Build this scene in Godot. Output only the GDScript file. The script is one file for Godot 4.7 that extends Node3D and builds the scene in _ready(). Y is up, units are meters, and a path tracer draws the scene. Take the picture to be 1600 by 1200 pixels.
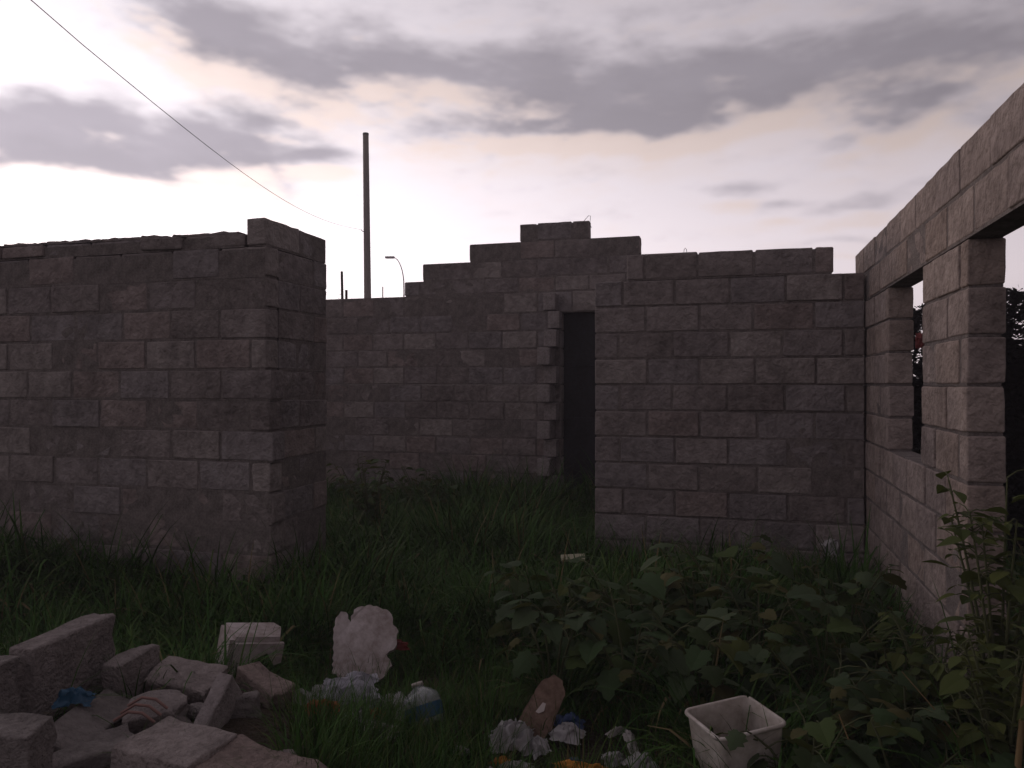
extends Node3D

const EYE := 1.4
var rng := RandomNumberGenerator.new()
var noise := FastNoiseLite.new()
var M := {}
var taken := {}

# ------------------------------------------------------------------ naming helpers
func numbered(called: String) -> String:
	var n: int = taken.get(called, 0)
	taken[called] = n + 1
	return called if n == 0 else "%s_%03d" % [called, n]

func tag(o: Node, label := "", category := "", group := "", kind := ""):
	if label: o.set_meta("label", label)
	if category: o.set_meta("category", category)
	if group: o.set_meta("group", group)
	if kind: o.set_meta("kind", kind)
	return o

func thing(called: String, label: String, category: String, at := Vector3.ZERO, group := "") -> Node3D:
	var o := Node3D.new()
	o.name = numbered(called)
	add_child(o)
	o.position = at
	tag(o, label, category, group, "thing")
	return o

func part(called: String, mesh: Mesh, material: Material, parent: Node, xf := Transform3D.IDENTITY) -> MeshInstance3D:
	var o := MeshInstance3D.new()
	o.name = called
	o.mesh = mesh
	o.material_override = material
	o.transform = xf
	parent.add_child(o, true)
	return o

func single(called: String, mesh: Mesh, material: Material, label: String, category: String, xf := Transform3D.IDENTITY, group := "") -> MeshInstance3D:
	var o := part(numbered(called), mesh, material, self, xf)
	tag(o, label, category, group)
	return o

# ------------------------------------------------------------------ ground height
# camera-independent: x to the east of the plot, d = -z into the plot
func ground(x: float, z: float) -> float:
	var near := clampf(1.0 - (Vector2(x, z + 4.0).length() - 9.0) / 6.0, 0.0, 1.0)
	var h := 0.035 * noise.get_noise_2d(x * 60.0, z * 60.0) + 0.05 * noise.get_noise_2d(x * 18.0 + 90.0, z * 18.0)
	# heap of soil and rubble in the corner nearest the path
	var q := Vector2((x + 2.0) / 0.86, (z + 1.72) / 0.86)
	var m := clampf(1.55 - q.length(), 0.0, 0.75) / 0.75
	h += 0.25 * m * m * (3.0 - 2.0 * m)
	return h * near - 0.02

# ------------------------------------------------------------------ mesh helpers
func commit(v: PackedVector3Array, n: PackedVector3Array, idx: PackedInt32Array, col := PackedColorArray(), uv := PackedVector2Array()) -> ArrayMesh:
	var a := []
	a.resize(Mesh.ARRAY_MAX)
	a[Mesh.ARRAY_VERTEX] = v
	if n.size(): a[Mesh.ARRAY_NORMAL] = n
	if col.size(): a[Mesh.ARRAY_COLOR] = col
	if uv.size(): a[Mesh.ARRAY_TEX_UV] = uv
	a[Mesh.ARRAY_INDEX] = idx
	var m := ArrayMesh.new()
	m.add_surface_from_arrays(Mesh.PRIMITIVE_TRIANGLES, a)
	return m

func smooth(v: PackedVector3Array, idx: PackedInt32Array) -> PackedVector3Array:
	var n := PackedVector3Array()
	n.resize(v.size())
	for i in range(0, idx.size(), 3):
		var f := (v[idx[i + 2]] - v[idx[i]]).cross(v[idx[i + 1]] - v[idx[i]])
		for k in 3: n[idx[i + k]] += f
	for i in n.size(): n[i] = n[i].normalized() if n[i].length() > 1e-12 else Vector3.UP
	return n

# a cast block with worn arrises: size, radius of the arris, unevenness, how far the +x end is broken
func block_mesh(size: Vector3, rad: float, amp: float, seed_: int, broken := 0.0) -> ArrayMesh:
	var h := size * 0.5
	rad = minf(rad, minf(h.x, minf(h.y, h.z)) * 0.6)
	var axis := []
	var parts := [6, 4, 3] if broken > 0.0 else [5, 3, 2]
	for k in 3:
		var l := [-h[k], -h[k] + rad * 0.45, -h[k] + rad]
		var nn: int = parts[k]
		for j in range(1, nn): l.append(lerpf(-h[k] + rad, h[k] - rad, float(j) / nn))
		l.append_array([h[k] - rad, h[k] - rad * 0.45, h[k]])
		axis.append(l)
	var v := PackedVector3Array()
	var idx := PackedInt32Array()
	var at := {}
	for face in 6:
		var k := face >> 1
		var s := 1.0 if face & 1 else -1.0
		var ka := (k + 1) % 3
		var kb := (k + 2) % 3
		var la: Array = axis[ka]
		var lb: Array = axis[kb]
		var grid := []
		for i in la.size():
			for j in lb.size():
				var p := Vector3.ZERO
				p[k] = s * h[k]
				p[ka] = la[i]
				p[kb] = lb[j]
				var key := Vector3i((p * 20000.0).round())
				if not at.has(key):
					at[key] = v.size()
					v.append(p)
				grid.append(at[key])
		for i in la.size() - 1:
			for j in lb.size() - 1:
				var a: int = grid[i * lb.size() + j]
				var b: int = grid[(i + 1) * lb.size() + j]
				var c: int = grid[(i + 1) * lb.size() + j + 1]
				var d: int = grid[i * lb.size() + j + 1]
				if s > 0.0: idx.append_array([a, c, b, a, d, c])
				else: idx.append_array([a, b, c, a, c, d])
	var off := float(seed_) * 37.7
	for i in v.size():
		var p := v[i]
		var q := p * 900.0 + Vector3(off, off * 0.5, -off)
		var wear := 1.0 + 1.3 * maxf(0.0, noise.get_noise_3dv(q * 0.55))
		var r2 := minf(rad * wear, minf(h.x, minf(h.y, h.z)) * 0.9)
		var inner := Vector3(clampf(p.x, -h.x + r2, h.x - r2), clampf(p.y, -h.y + r2, h.y - r2), clampf(p.z, -h.z + r2, h.z - r2))
		var dir := p - inner
		if dir.length() > 1e-9:
			p = inner + dir.normalized() * r2
		p += dir.normalized() * amp * noise.get_noise_3dv(q)
		if broken > 0.0:
			var t := clampf((p.x / h.x + 0.1) / 1.1, 0.0, 1.0)
			p.x -= broken * t * t * (0.55 + 0.9 * noise.get_noise_3d(off, p.y * 1100.0, p.z * 1100.0))
			p += Vector3(noise.get_noise_3dv(q * 0.4), noise.get_noise_3dv(q * 0.4 + Vector3(50, 0, 0)), noise.get_noise_3dv(q * 0.4 + Vector3(0, 50, 0))) * broken * 0.35
		v[i] = p
	return commit(v, smooth(v, idx), idx)

func tube(points: Array, radii: Array, sides := 8) -> ArrayMesh:
	var v := PackedVector3Array()
	var idx := PackedInt32Array()
	tube_into(v, idx, points, radii, sides)
	return commit(v, smooth(v, idx), idx)

func tube_into(v: PackedVector3Array, idx: PackedInt32Array, points: Array, radii: Array, sides := 8):
	var base := v.size()
	for i in points.size():
		var p: Vector3 = points[i]
		var t: Vector3 = (points[min(i + 1, points.size() - 1)] - points[max(i - 1, 0)])
		t = t.normalized()
		var u := t.cross(Vector3(0.31, 0.17, 0.94)).normalized()
		if absf(t.dot(Vector3(0.31, 0.17, 0.94))) > 0.95: u = t.cross(Vector3.RIGHT).normalized()
		var w := t.cross(u)
		for k in sides:
			var a := TAU * k / sides
			v.append(p + (u * cos(a) + w * sin(a)) * float(radii[i] if radii.size() > 1 else radii[0]))
	for i in points.size() - 1:
		for k in sides:
			var a := base + i * sides + k
			var b := base + i * sides + (k + 1) % sides
			idx.append_array([a, b, a + sides, b, b + sides, a + sides])
	for e in 2:
		var ring := base + (0 if e == 0 else (points.size() - 1) * sides)
		var ci := v.size()
		v.append(points[0] if e == 0 else points[points.size() - 1])
		for k in sides:
			if e == 0: idx.append_array([ci, ring + (k + 1) % sides, ring + k])
			else: idx.append_array([ci, ring + k, ring + (k + 1) % sides])

func lathe(profile: Array, sides := 20) -> ArrayMesh:
	var v := PackedVector3Array()
	var idx := PackedInt32Array()
	for p in profile:
		for k in sides:
			var a := TAU * k / sides
			v.append(Vector3(p.x * cos(a), p.y, p.x * sin(a)))
	for i in profile.size() - 1:
		for k in sides:
			var a := i * sides + k
			var b := i * sides + (k + 1) % sides
			idx.append_array([a, a + sides, b, b, a + sides, b + sides])
	return commit(v, smooth(v, idx), idx)

# a plate cut to an outline (x, y in metres), with thickness along z
func plate(outline: Array, thick: float, wobble := 0.0) -> ArrayMesh:
	var poly := PackedVector2Array(outline)
	var tri := Geometry2D.triangulate_polygon(poly)
	var st := SurfaceTool.new()
	st.begin(Mesh.PRIMITIVE_TRIANGLES)
	st.set_smooth_group(-1)
	var z := func(p: Vector2) -> float: return wobble * noise.get_noise_2d(p.x * 400.0, p.y * 400.0)
	for i in range(0, tri.size(), 3):
		var a := poly[tri[i]]
		var b := poly[tri[i + 1]]
		var c := poly[tri[i + 2]]
		if (b - a).cross(c - a) > 0.0:
			var t := b
			b = c
			c = t
		for p in [a, b, c]: st.add_vertex(Vector3(p.x, p.y, thick * 0.5 + z.call(p)))
		for p in [a, c, b]: st.add_vertex(Vector3(p.x, p.y, -thick * 0.5 + z.call(p)))
	var cw := Geometry2D.is_polygon_clockwise(poly)
	for i in poly.size():
		var a := poly[i]
		var b := poly[(i + 1) % poly.size()]
		if not cw:
			var t := a
			a = b
			b = t
		var f := thick * 0.5
		var q := [Vector3(a.x, a.y, f + z.call(a)), Vector3(b.x, b.y, f + z.call(b)), Vector3(b.x, b.y, -f + z.call(b)), Vector3(a.x, a.y, -f + z.call(a))]
		for k in [0, 2, 1, 0, 3, 2]: st.add_vertex(q[k])
	st.generate_normals()
	return st.commit()

# an outline torn rather than cut: extra points pushed in and out along it
func ragged(outline: Array, amp: float) -> Array:
	var out := []
	for i in outline.size():
		var a: Vector2 = outline[i]
		var b: Vector2 = outline[(i + 1) % outline.size()]
		var side := (b - a).orthogonal().normalized()
		var steps := maxi(1, int((b - a).length() / 0.014))
		for k in steps:
			out.append(a.lerp(b, float(k) / steps) + side * rng.randf_range(-amp, amp) * (1.0 if k else 0.3))
	return out

# a crumpled sheet of film, cloth or paper
func crumple(w: float, d: float, height: float, seed_: int, folds := 1.0, dome := 0.6) -> ArrayMesh:
	var n := 22
	var v := PackedVector3Array()
	var idx := PackedInt32Array()
	var o := seed_ * 91.3
	for i in n + 1:
		for j in n + 1:
			var u := float(i) / n * 2.0 - 1.0
			var t := float(j) / n * 2.0 - 1.0
			var edge := 1.0 + 0.30 * noise.get_noise_2d(atan2(t, u) * 60.0 + o, 7.0 + o)
			var rr := clampf(sqrt(u * u + t * t), 0.0, 1.42)
			var fold := 1.0 - 2.2 * absf(noise.get_noise_2d(u * 95.0 * folds + o, t * 95.0 * folds - o))
			var fold2 := 1.0 - 2.0 * absf(noise.get_noise_2d(u * 230.0 * folds - o, t * 210.0 * folds + o * 2.0))
			var y := height * (dome * clampf(1.0 - rr * rr * 0.8, 0.0, 1.0) + 0.42 * fold + 0.16 * fold2) * clampf(1.55 - rr, 0.12, 1.0)
			v.append(Vector3(u * w * 0.5 * edge + 0.16 * w * noise.get_noise_2d(t * 120.0 + o, u * 120.0), y, t * d * 0.5 * edge + 0.16 * d * noise.get_noise_2d(u * 120.0 - o, t * 120.0 + 40.0)))
	for i in n:
		for j in n:
			var a := i * (n + 1) + j
			idx.append_array([a, a + n + 1, a + 1, a + 1, a + n + 1, a + n + 2])
	var lo := 1e9
	for p in v: lo = minf(lo, p.y)
	for i in v.size(): v[i].y -= lo
	return commit(v, smooth(v, idx), idx)

func basis_from(along: Vector3, up: Vector3) -> Basis:
	var x := along.normalized()
	var z := x.cross(up).normalized()
	return Basis(x, z.cross(x).normalized(), z)

# ------------------------------------------------------------------ materials
func speckle(size: int, lo: Color, hi: Color, freq: float, seed_: int, contrast := 1.0) -> ImageTexture:
	var a := FastNoiseLite.new()
	a.seed = seed_
	a.frequency = freq
	a.fractal_octaves = 5
	a.fractal_gain = 0.62
	var b := FastNoiseLite.new()
	b.seed = seed_ + 11
	b.frequency = freq * 0.22
	b.fractal_octaves = 3
	var ia := a.get_seamless_image(size, size)
	var ib := b.get_seamless_image(size, size)
	var im := Image.create(size, size, true, Image.FORMAT_RGB8)
	for y in size:
		for x in size:
			var t := 0.55 * ia.get_pixel(x, y).r + 0.45 * ib.get_pixel(x, y).r
			t = clampf((t - 0.5) * contrast + 0.5, 0.0, 1.0)
			var c := lo.lerp(hi, t)
			im.set_pixel(x, y, c.linear_to_srgb())
	im.generate_mipmaps()
	return ImageTexture.create_from_image(im)

func relief(size: int, freq: float, seed_: int, strength: float) -> ImageTexture:
	var a := FastNoiseLite.new()
	a.seed = seed_
	a.frequency = freq
	a.fractal_octaves = 5
	a.fractal_gain = 0.66
	var im := a.get_seamless_image(size, size)
	im.convert(Image.FORMAT_RGBA8)
	im.bump_map_to_normal_map(strength)
	im.generate_mipmaps()
	return ImageTexture.create_from_image(im)

func tri(albedo: Texture2D, tint: Color, scale_: float, normal: Texture2D, depth: float, rough := 0.95, world := true) -> StandardMaterial3D:
	var m := StandardMaterial3D.new()
	m.albedo_texture = albedo
	m.albedo_color = tint.linear_to_srgb()
	m.uv1_triplanar = true
	m.uv1_world_triplanar = world
	m.uv1_scale = Vector3.ONE * scale_
	m.roughness = rough
	m.metallic_specular = 0.3
	if normal:
		m.normal_enabled = true
		m.normal_texture = normal
		m.normal_scale = depth
	return m

func plain(c: Color, rough := 0.8, spec := 0.4) -> StandardMaterial3D:
	var m := StandardMaterial3D.new()
	m.albedo_color = c.linear_to_srgb()
	m.roughness = rough
	m.metallic_specular = spec
	m.cull_mode = BaseMaterial3D.CULL_DISABLED
	return m

func leafy(c: Color, through := 0.25, rough := 0.65) -> StandardMaterial3D:
	var m := plain(c, rough, 0.22)
	m.backlight_enabled = true
	m.backlight = Color(through * 0.9, through, through * 0.45)
	return m

func make_materials():
	var conc := speckle(1024, Color(0.46, 0.44, 0.43), Color(1.08, 1.06, 1.04), 0.014, 3, 1.5)
	var cn := relief(512, 0.05, 8, 9.0)
	M.block = []
	for c in [Color(0.30, 0.265, 0.26), Color(0.33, 0.29, 0.28), Color(0.36, 0.32, 0.305), Color(0.31, 0.28, 0.28), Color(0.28, 0.245, 0.235), Color(0.335, 0.28, 0.265)]:
		M.block.append(tri(conc, c * Color(0.94, 0.94, 0.96), 0.65, cn, 0.5))
	M.tan = []  # tan blocks, lightened and warmed partly for the sky glow on this wall
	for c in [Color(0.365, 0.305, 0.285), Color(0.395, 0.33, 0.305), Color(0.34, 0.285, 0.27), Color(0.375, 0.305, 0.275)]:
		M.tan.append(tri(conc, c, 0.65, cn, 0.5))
	M.mortar = tri(conc, Color(0.24, 0.212, 0.205), 3.1, cn, 0.8)
	M.rubble = []
	for c in [Color(0.31, 0.275, 0.27), Color(0.37, 0.325, 0.315), Color(0.26, 0.235, 0.23), Color(0.32, 0.255, 0.235)]:
		M.rubble.append(tri(conc, c, 1.6, cn, 1.2))
	M.pale_block = tri(conc, Color(0.38, 0.34, 0.34), 2.3, cn, 1.0)
	var soil := speckle(512, Color(0.45, 0.42, 0.38), Color(1, 1, 1), 0.03, 21, 1.6)
	M.soil = tri(soil, Color(0.075, 0.058, 0.042), 0.9, relief(512, 0.06, 5, 12.0), 1.5)
	var wood := speckle(256, Color(0.5, 0.48, 0.46), Color(1, 1, 1), 0.03, 33, 1.5)
	M.pole = tri(wood, Color(0.36, 0.32, 0.30), 1.1, null, 0.0, 0.9)
	M.pole.uv1_scale = Vector3(9.0, 0.5, 9.0)
	M.bark = tri(wood, Color(0.10, 0.075, 0.055), 4.0, null, 0.0)
	M.steel = plain(Color(0.10, 0.10, 0.105), 0.5, 0.5)
	M.steel.metallic = 0.4
	M.door = tri(soil, Color(0.035, 0.035, 0.042), 1.3, null, 0.0, 0.6)  # near black, so the added leaf stands in for the unlit doorway
	M.wire = plain(Color(0.05, 0.05, 0.05), 0.5)
	M.lamp = plain(Color(0.45, 0.45, 0.46), 0.4)
	var clean := speckle(512, Color(0.46, 0.42, 0.38), Color(1, 1, 1), 0.012, 44, 1.5)
	M.foam = tri(clean, Color(0.62, 0.55, 0.55), 3.2, relief(256, 0.08, 15, 4.0), 0.25, 0.7, false)
	M.white_plastic = tri(clean, Color(0.74, 0.69, 0.65), 2.2, null, 0.0, 0.45, false)
	M.white_film = plain(Color(0.34, 0.325, 0.33), 0.35, 0.5)
	M.film_grey = plain(Color(0.34, 0.33, 0.38), 0.4, 0.5)
	M.paper = plain(Color(0.40, 0.375, 0.36), 0.85)
	M.card = tri(soil, Color(0.29, 0.20, 0.16), 2.0, null, 0.0, 0.9, false)
	M.sticker = plain(Color(0.62, 0.55, 0.52), 0.7)
	M.blue = plain(Color(0.02, 0.09, 0.17), 0.4, 0.5)
	M.navy = plain(Color(0.03, 0.06, 0.16), 0.5, 0.5)
	M.orange = plain(Color(0.55, 0.23, 0.035), 0.75)
	M.red = plain(Color(0.20, 0.03, 0.025), 0.6)
	M.rust = plain(Color(0.36, 0.10, 0.035), 0.8)
	M.pinkstrip = plain(Color(0.26, 0.15, 0.13), 0.8)
	M.brown = tri(soil, Color(0.20, 0.10, 0.05), 2.0, null, 0.0, 0.9, false)
	M.straw = plain(Color(0.22, 0.15, 0.07), 0.9)
	M.plank = plain(Color(0.36, 0.34, 0.24), 0.8)
	M.clear = plain(Color(0.62, 0.66, 0.70), 0.08, 0.6)
	M.clear.transparency = BaseMaterial3D.TRANSPARENCY_ALPHA
	M.clear.albedo_color.a = 0.32
	M.grass = leafy(Color(1, 1, 1), 0.3, 0.6)
	M.grass.vertex_color_use_as_albedo = true
	M.leaf = [leafy(Color(0.038, 0.060, 0.027)), leafy(Color(0.045, 0.070, 0.031)), leafy(Color(0.056, 0.080, 0.040)), leafy(Color(0.050, 0.076, 0.022)), leafy(Color(0.038, 0.066, 0.026)), leafy(Color(0.066, 0.080, 0.022)), leafy(Color(0.036, 0.056, 0.020)), leafy(Color(0.048, 0.072, 0.036)), leafy(Color(0.070, 0.066, 0.024))]
	M.bright_leaf = [leafy(Color(0.058, 0.075, 0.020)), leafy(Color(0.075, 0.088, 0.024)), leafy(Color(0.045, 0.062, 0.018))]
	M.hedge = leafy(Color(0.028, 0.045, 0.018))
	M.stem = plain(Color(0.075, 0.085, 0.035), 0.8)

# ------------------------------------------------------------------ sky: a dusk sky with broken cloud, brightest round the low sun
func make_sky() -> ImageTexture:
	var w := 3072
	var h := 1536
	var half := h / 2
	var n1 := FastNoiseLite.new()
	n1.seed = 71
	n1.frequency = 1.0
	n1.fractal_octaves = 5
	n1.fractal_gain = 0.55
	var n2 := FastNoiseLite.new()
	n2.seed = 12
	n2.frequency = 1.0
	n2.fractal_octaves = 2
	# banks of cloud: bearing and elevation in degrees, their spread, tilt and weight
	var banks := [[-45.54, 15.63, 9.04, 2.49, 0.000, 1.90], [-55.24, 13.99, 7.45, 2.51, 0.000, 1.70], [-34.86, 16.10, 4.70, 1.72, -0.105, 1.50], [-33.14, 21.71, 7.41, 3.01, -0.209, 1.10], [-38.62, 23.68, 4.48, 1.76, 0.000, 0.75], [-24.53, 22.39, 7.00, 1.98, -0.070, 1.05], [-16.00, 22.42, 7.16, 1.81, 0.000, 1.05], [-6.07, 21.30, 8.80, 2.59, 0.070, 1.20], [4.56, 20.85, 8.79, 2.32, 0.157, 1.15], [14.96, 20.38, 7.72, 2.70, 0.140, 1.15], [-14.09, 18.43, 9.54, 1.10, 0.035, 1.15], [-5.61, 18.74, 6.47, 1.41, 0.070, 1.00], [16.35, 16.47, 4.09, 1.05, 0.105, 0.62], [11.32, 17.85, 4.15, 0.85, 0.105, 0.55], [0.26, 13.93, 2.64, 0.69, -0.070, 0.72], [3.08, 12.61, 2.35, 0.50, 0.070, 0.72], [9.02, 12.27, 3.53, 0.65, 0.035, 0.80], [7.83, 9.52, 2.40, 0.35, 0.035, 0.62], [7.43, 16.28, 1.81, 0.39, 0.175, 0.50], [-29.81, 15.69, 1.26, 0.51, 0.000, 0.75], [-37.39, 13.31, 2.48, 0.36, 0.000, 0.42], [-11.24, 25.91, 23.71, 0.76, 0.000, 0.28]]
	var sun := dir_of(-56.0, 5.0)
	var dens := PackedFloat32Array()
	dens.resize(w * half)
	for y in half:
		var e := 90.0 - (y + 0.5) * 180.0 / h
		var flat := 26.0 / (e + 9.0)
		for x in w:
			var a := (x + 0.5) * 360.0 / w
			if a > 180.0: a -= 360.0
			var ra := deg_to_rad(a)
			var ca := cos(ra)
			var sa := sin(ra)
			var k := cos(deg_to_rad(e))
			var d: float
			var c := a + 16.0
			var inside := clampf((44.0 - absf(c)) / 8.0, 0.0, 1.0) * clampf((34.0 - e) / 6.0, 0.0, 1.0)
			var f: float
			if inside > 0.0:
				var wx := n2.get_noise_3d(ca * 5.0, e * 0.16, sa * 5.0) * 2.6
				var wy := n2.get_noise_3d(ca * 6.0 + 40.0, e * 0.2, sa * 6.0) * 1.0
				f = n1.get_noise_3d(ca * 8.0 + e * 0.06, e * 0.42, sa * 8.0)
				var s := 0.0
				for b in banks:
					var da: float = a + wx - b[0]
					var de: float = e + wy - b[1]
					if absf(da) > b[2] * 3.0: continue
					var cr := cos(b[4])
					var sr := sin(b[4])
					var u: float = (da * cr + de * sr) / b[2]
					var t: float = (de * cr - da * sr) / b[3]
					var q := u * u + t * t
					if q < 8.0: s += b[5] * exp(-q)
				d = smoothstep(0.0, 1.45, minf(s, 1.5) + f * 0.66 + 0.14 * n2.get_noise_3d(ca * 30.0 + e * 0.2, e * 1.5, sa * 30.0))
			if inside < 1.0:
				var g := n1.get_noise_3d(ca * k * 3.2 * flat * 0.45 + 7.0, e * 0.10, sa * k * 3.2 * flat * 0.45)
				var d2 := smoothstep(-0.12, 0.32, g)
				d = d2 if inside <= 0.0 else lerpf(d2, d, inside)
			dens[y * w + x] = d
	var im := Image.create(w, h, false, Image.FORMAT_RGBF)
	im.fill(Color(0.06, 0.055, 0.055))
	for y in half:
		var e := 90.0 - (y + 0.5) * 180.0 / h
		var up := maxi(y - 10, 0)
		var up2 := maxi(y - 24, 0)
		var he := exp(-e / 13.0)
		for x in w:
			var a := (x + 0.5) * 360.0 / w
			var v := dir_of(a, e)
			var ang := rad_to_deg(acos(clampf(v.dot(sun), -1.0, 1.0)))
			var lum := 0.115 + 1.12 * exp(-ang / 40.0) + 3.3 * he * exp(-ang / 62.0)
			var west := exp(-ang / 45.0)
			var clear := Color(lum * (1.0 + 0.05 * he), lum * (0.90 + 0.05 * west), lum * (1.015 - 0.02 * west - 0.09 * he))
			var d := dens[y * w + x]
			var thick := dens[up2 * w + x]
			var cl := lum * (0.51 - 0.27 * west) * (1.12 - 0.16 * thick)
			var cloud := Color(cl * 1.0, cl * 0.91, cl * 1.04)
			var c := clear.lerp(cloud, d * 0.95)
			# the low sun reddens the lower lips of the banks
			var lip := 1.3 * maxf(0.0, dens[up * w + x] - d) + 0.3 * maxf(0.0, thick - d)
			lip = clampf(lip * (0.5 + 1.1 * west), 0.0, 0.85)
			c = c.lerp(Color(lum * 0.98, lum * 0.80, lum * 0.74), lip)
			im.set_pixel(x, y, c)
	return ImageTexture.create_from_image(im)

func dir_of(az: float, el: float) -> Vector3:
	var a := deg_to_rad(az)
	var e := deg_to_rad(el)
	return Vector3(sin(a) * cos(e), sin(e), -cos(a) * cos(e))

# ------------------------------------------------------------------ walls
var block_full := []
var block_part := {}

func block_for(length: float, height: float, thick: float) -> ArrayMesh:
	var key := "%d_%d_%d" % [roundi(length * 50.0), roundi(height * 200.0), roundi(thick * 100.0)]
	if not block_part.has(key): block_part[key] = []
	var list: Array = block_part[key]
	var most := 6 if length > 0.36 and height > 0.18 else 2
	if list.size() < most:
		list.append(block_mesh(Vector3(length, height, thick), 0.009, 0.004, list.size() * 13 + block_part.size() * 7))
		return list[-1]
	return list[rng.randi() % list.size()]

# courses: [[y0, y1, [[u0, u1], ...]], ...] in the frame xf, whose x runs along the wall and z across it
func masonry(o: Node3D, xf: Transform3D, courses: Array, thick: float, bond: float, uneven := 1.0, mats: Array = M.block, open := 0.011):
	var mv := PackedVector3Array()
	var mi := PackedInt32Array()
	var joint := 0.013
	for ci in courses.size():
		var y0: float = courses[ci][0]
		var y1: float = courses[ci][1]
		for span in courses[ci][2]:
			var a: float = span[0]
			var b: float = span[1]
			var cuts := [a]
			var u := bond + (0.2 if ci % 2 else 0.0) + rng.randf_range(-0.012, 0.012)
			u += floorf((a - u) / 0.4) * 0.4
			while u < b:
				if u > a + 0.07 and u < b - 0.07: cuts.append(u + rng.randf_range(-0.012, 0.012) * uneven)
				u += 0.4
			cuts.append(b)
			for i in cuts.size() - 1:
				var u0: float = cuts[i] + (joint * 0.5 if i > 0 else 0.0)
				var u1: float = cuts[i + 1] - (joint * 0.5 if i < cuts.size() - 2 else 0.0)
				var size := Vector3(u1 - u0, y1 - y0 - joint, thick)
				var mesh := block_for(size.x, size.y, thick)
				var have := mesh.get_aabb().size
				var turn := Basis.from_euler(Vector3(rng.randf_range(-0.008, 0.008), rng.randf_range(-0.008, 0.008), rng.randf_range(-0.006, 0.006)) * uneven)
				if rng.randf() < 0.5: turn = turn * Basis(Vector3.UP, PI)
				var t := Transform3D(turn.scaled_local(Vector3(size.x / maxf(have.x, 0.01), 1.0, 1.0)), Vector3((u0 + u1) * 0.5, (y0 + y1) * 0.5 - joint * 0.5 + rng.randf_range(0.0, 0.004), rng.randf_range(-0.005, 0.005) * uneven))
				part("block", mesh, mats[rng.randi() % mats.size()], o, xf * t)
			box_into(mv, mi, xf, Vector3(a + 0.012, y0 - 0.008, -thick * 0.5 + rng.randf_range(open * 0.3, open)), Vector3(b - 0.012, y1 - joint - 0.012 if ci == courses.size() - 1 else y1 - 0.0085, thick * 0.5 - rng.randf_range(open * 0.3, open)))
	part("mortar", commit(mv, PackedVector3Array(), mi), M.mortar, o)

func box_into(v: PackedVector3Array, idx: PackedInt32Array, xf: Transform3D, lo: Vector3, hi: Vector3):
	for f in 6:
		var k := f >> 1
		var s := f & 1
		var q := []
		for c in [[0, 0], [1, 0], [1, 1], [0, 1]]:
			var p := Vector3.ZERO
			p[k] = hi[k] if s else lo[k]
			p[(k + 1) % 3] = hi[(k + 1) % 3] if c[0] else lo[(k + 1) % 3]
			p[(k + 2) % 3] = hi[(k + 2) % 3] if c[1] else lo[(k + 2) % 3]
			q.append(xf * p)
		var b := v.size()
		for p in q: v.append(p)
		if s: idx.append_array([b, b + 2, b + 1, b, b + 3, b + 2])
		else: idx.append_array([b, b + 1, b + 2, b, b + 2, b + 3])

func rows(from: float, count: int, span: Array) -> Array:
	var out := []
	for k in count: out.append([from + 0.2 * k, from + 0.2 * (k + 1), span])
	return out

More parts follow.
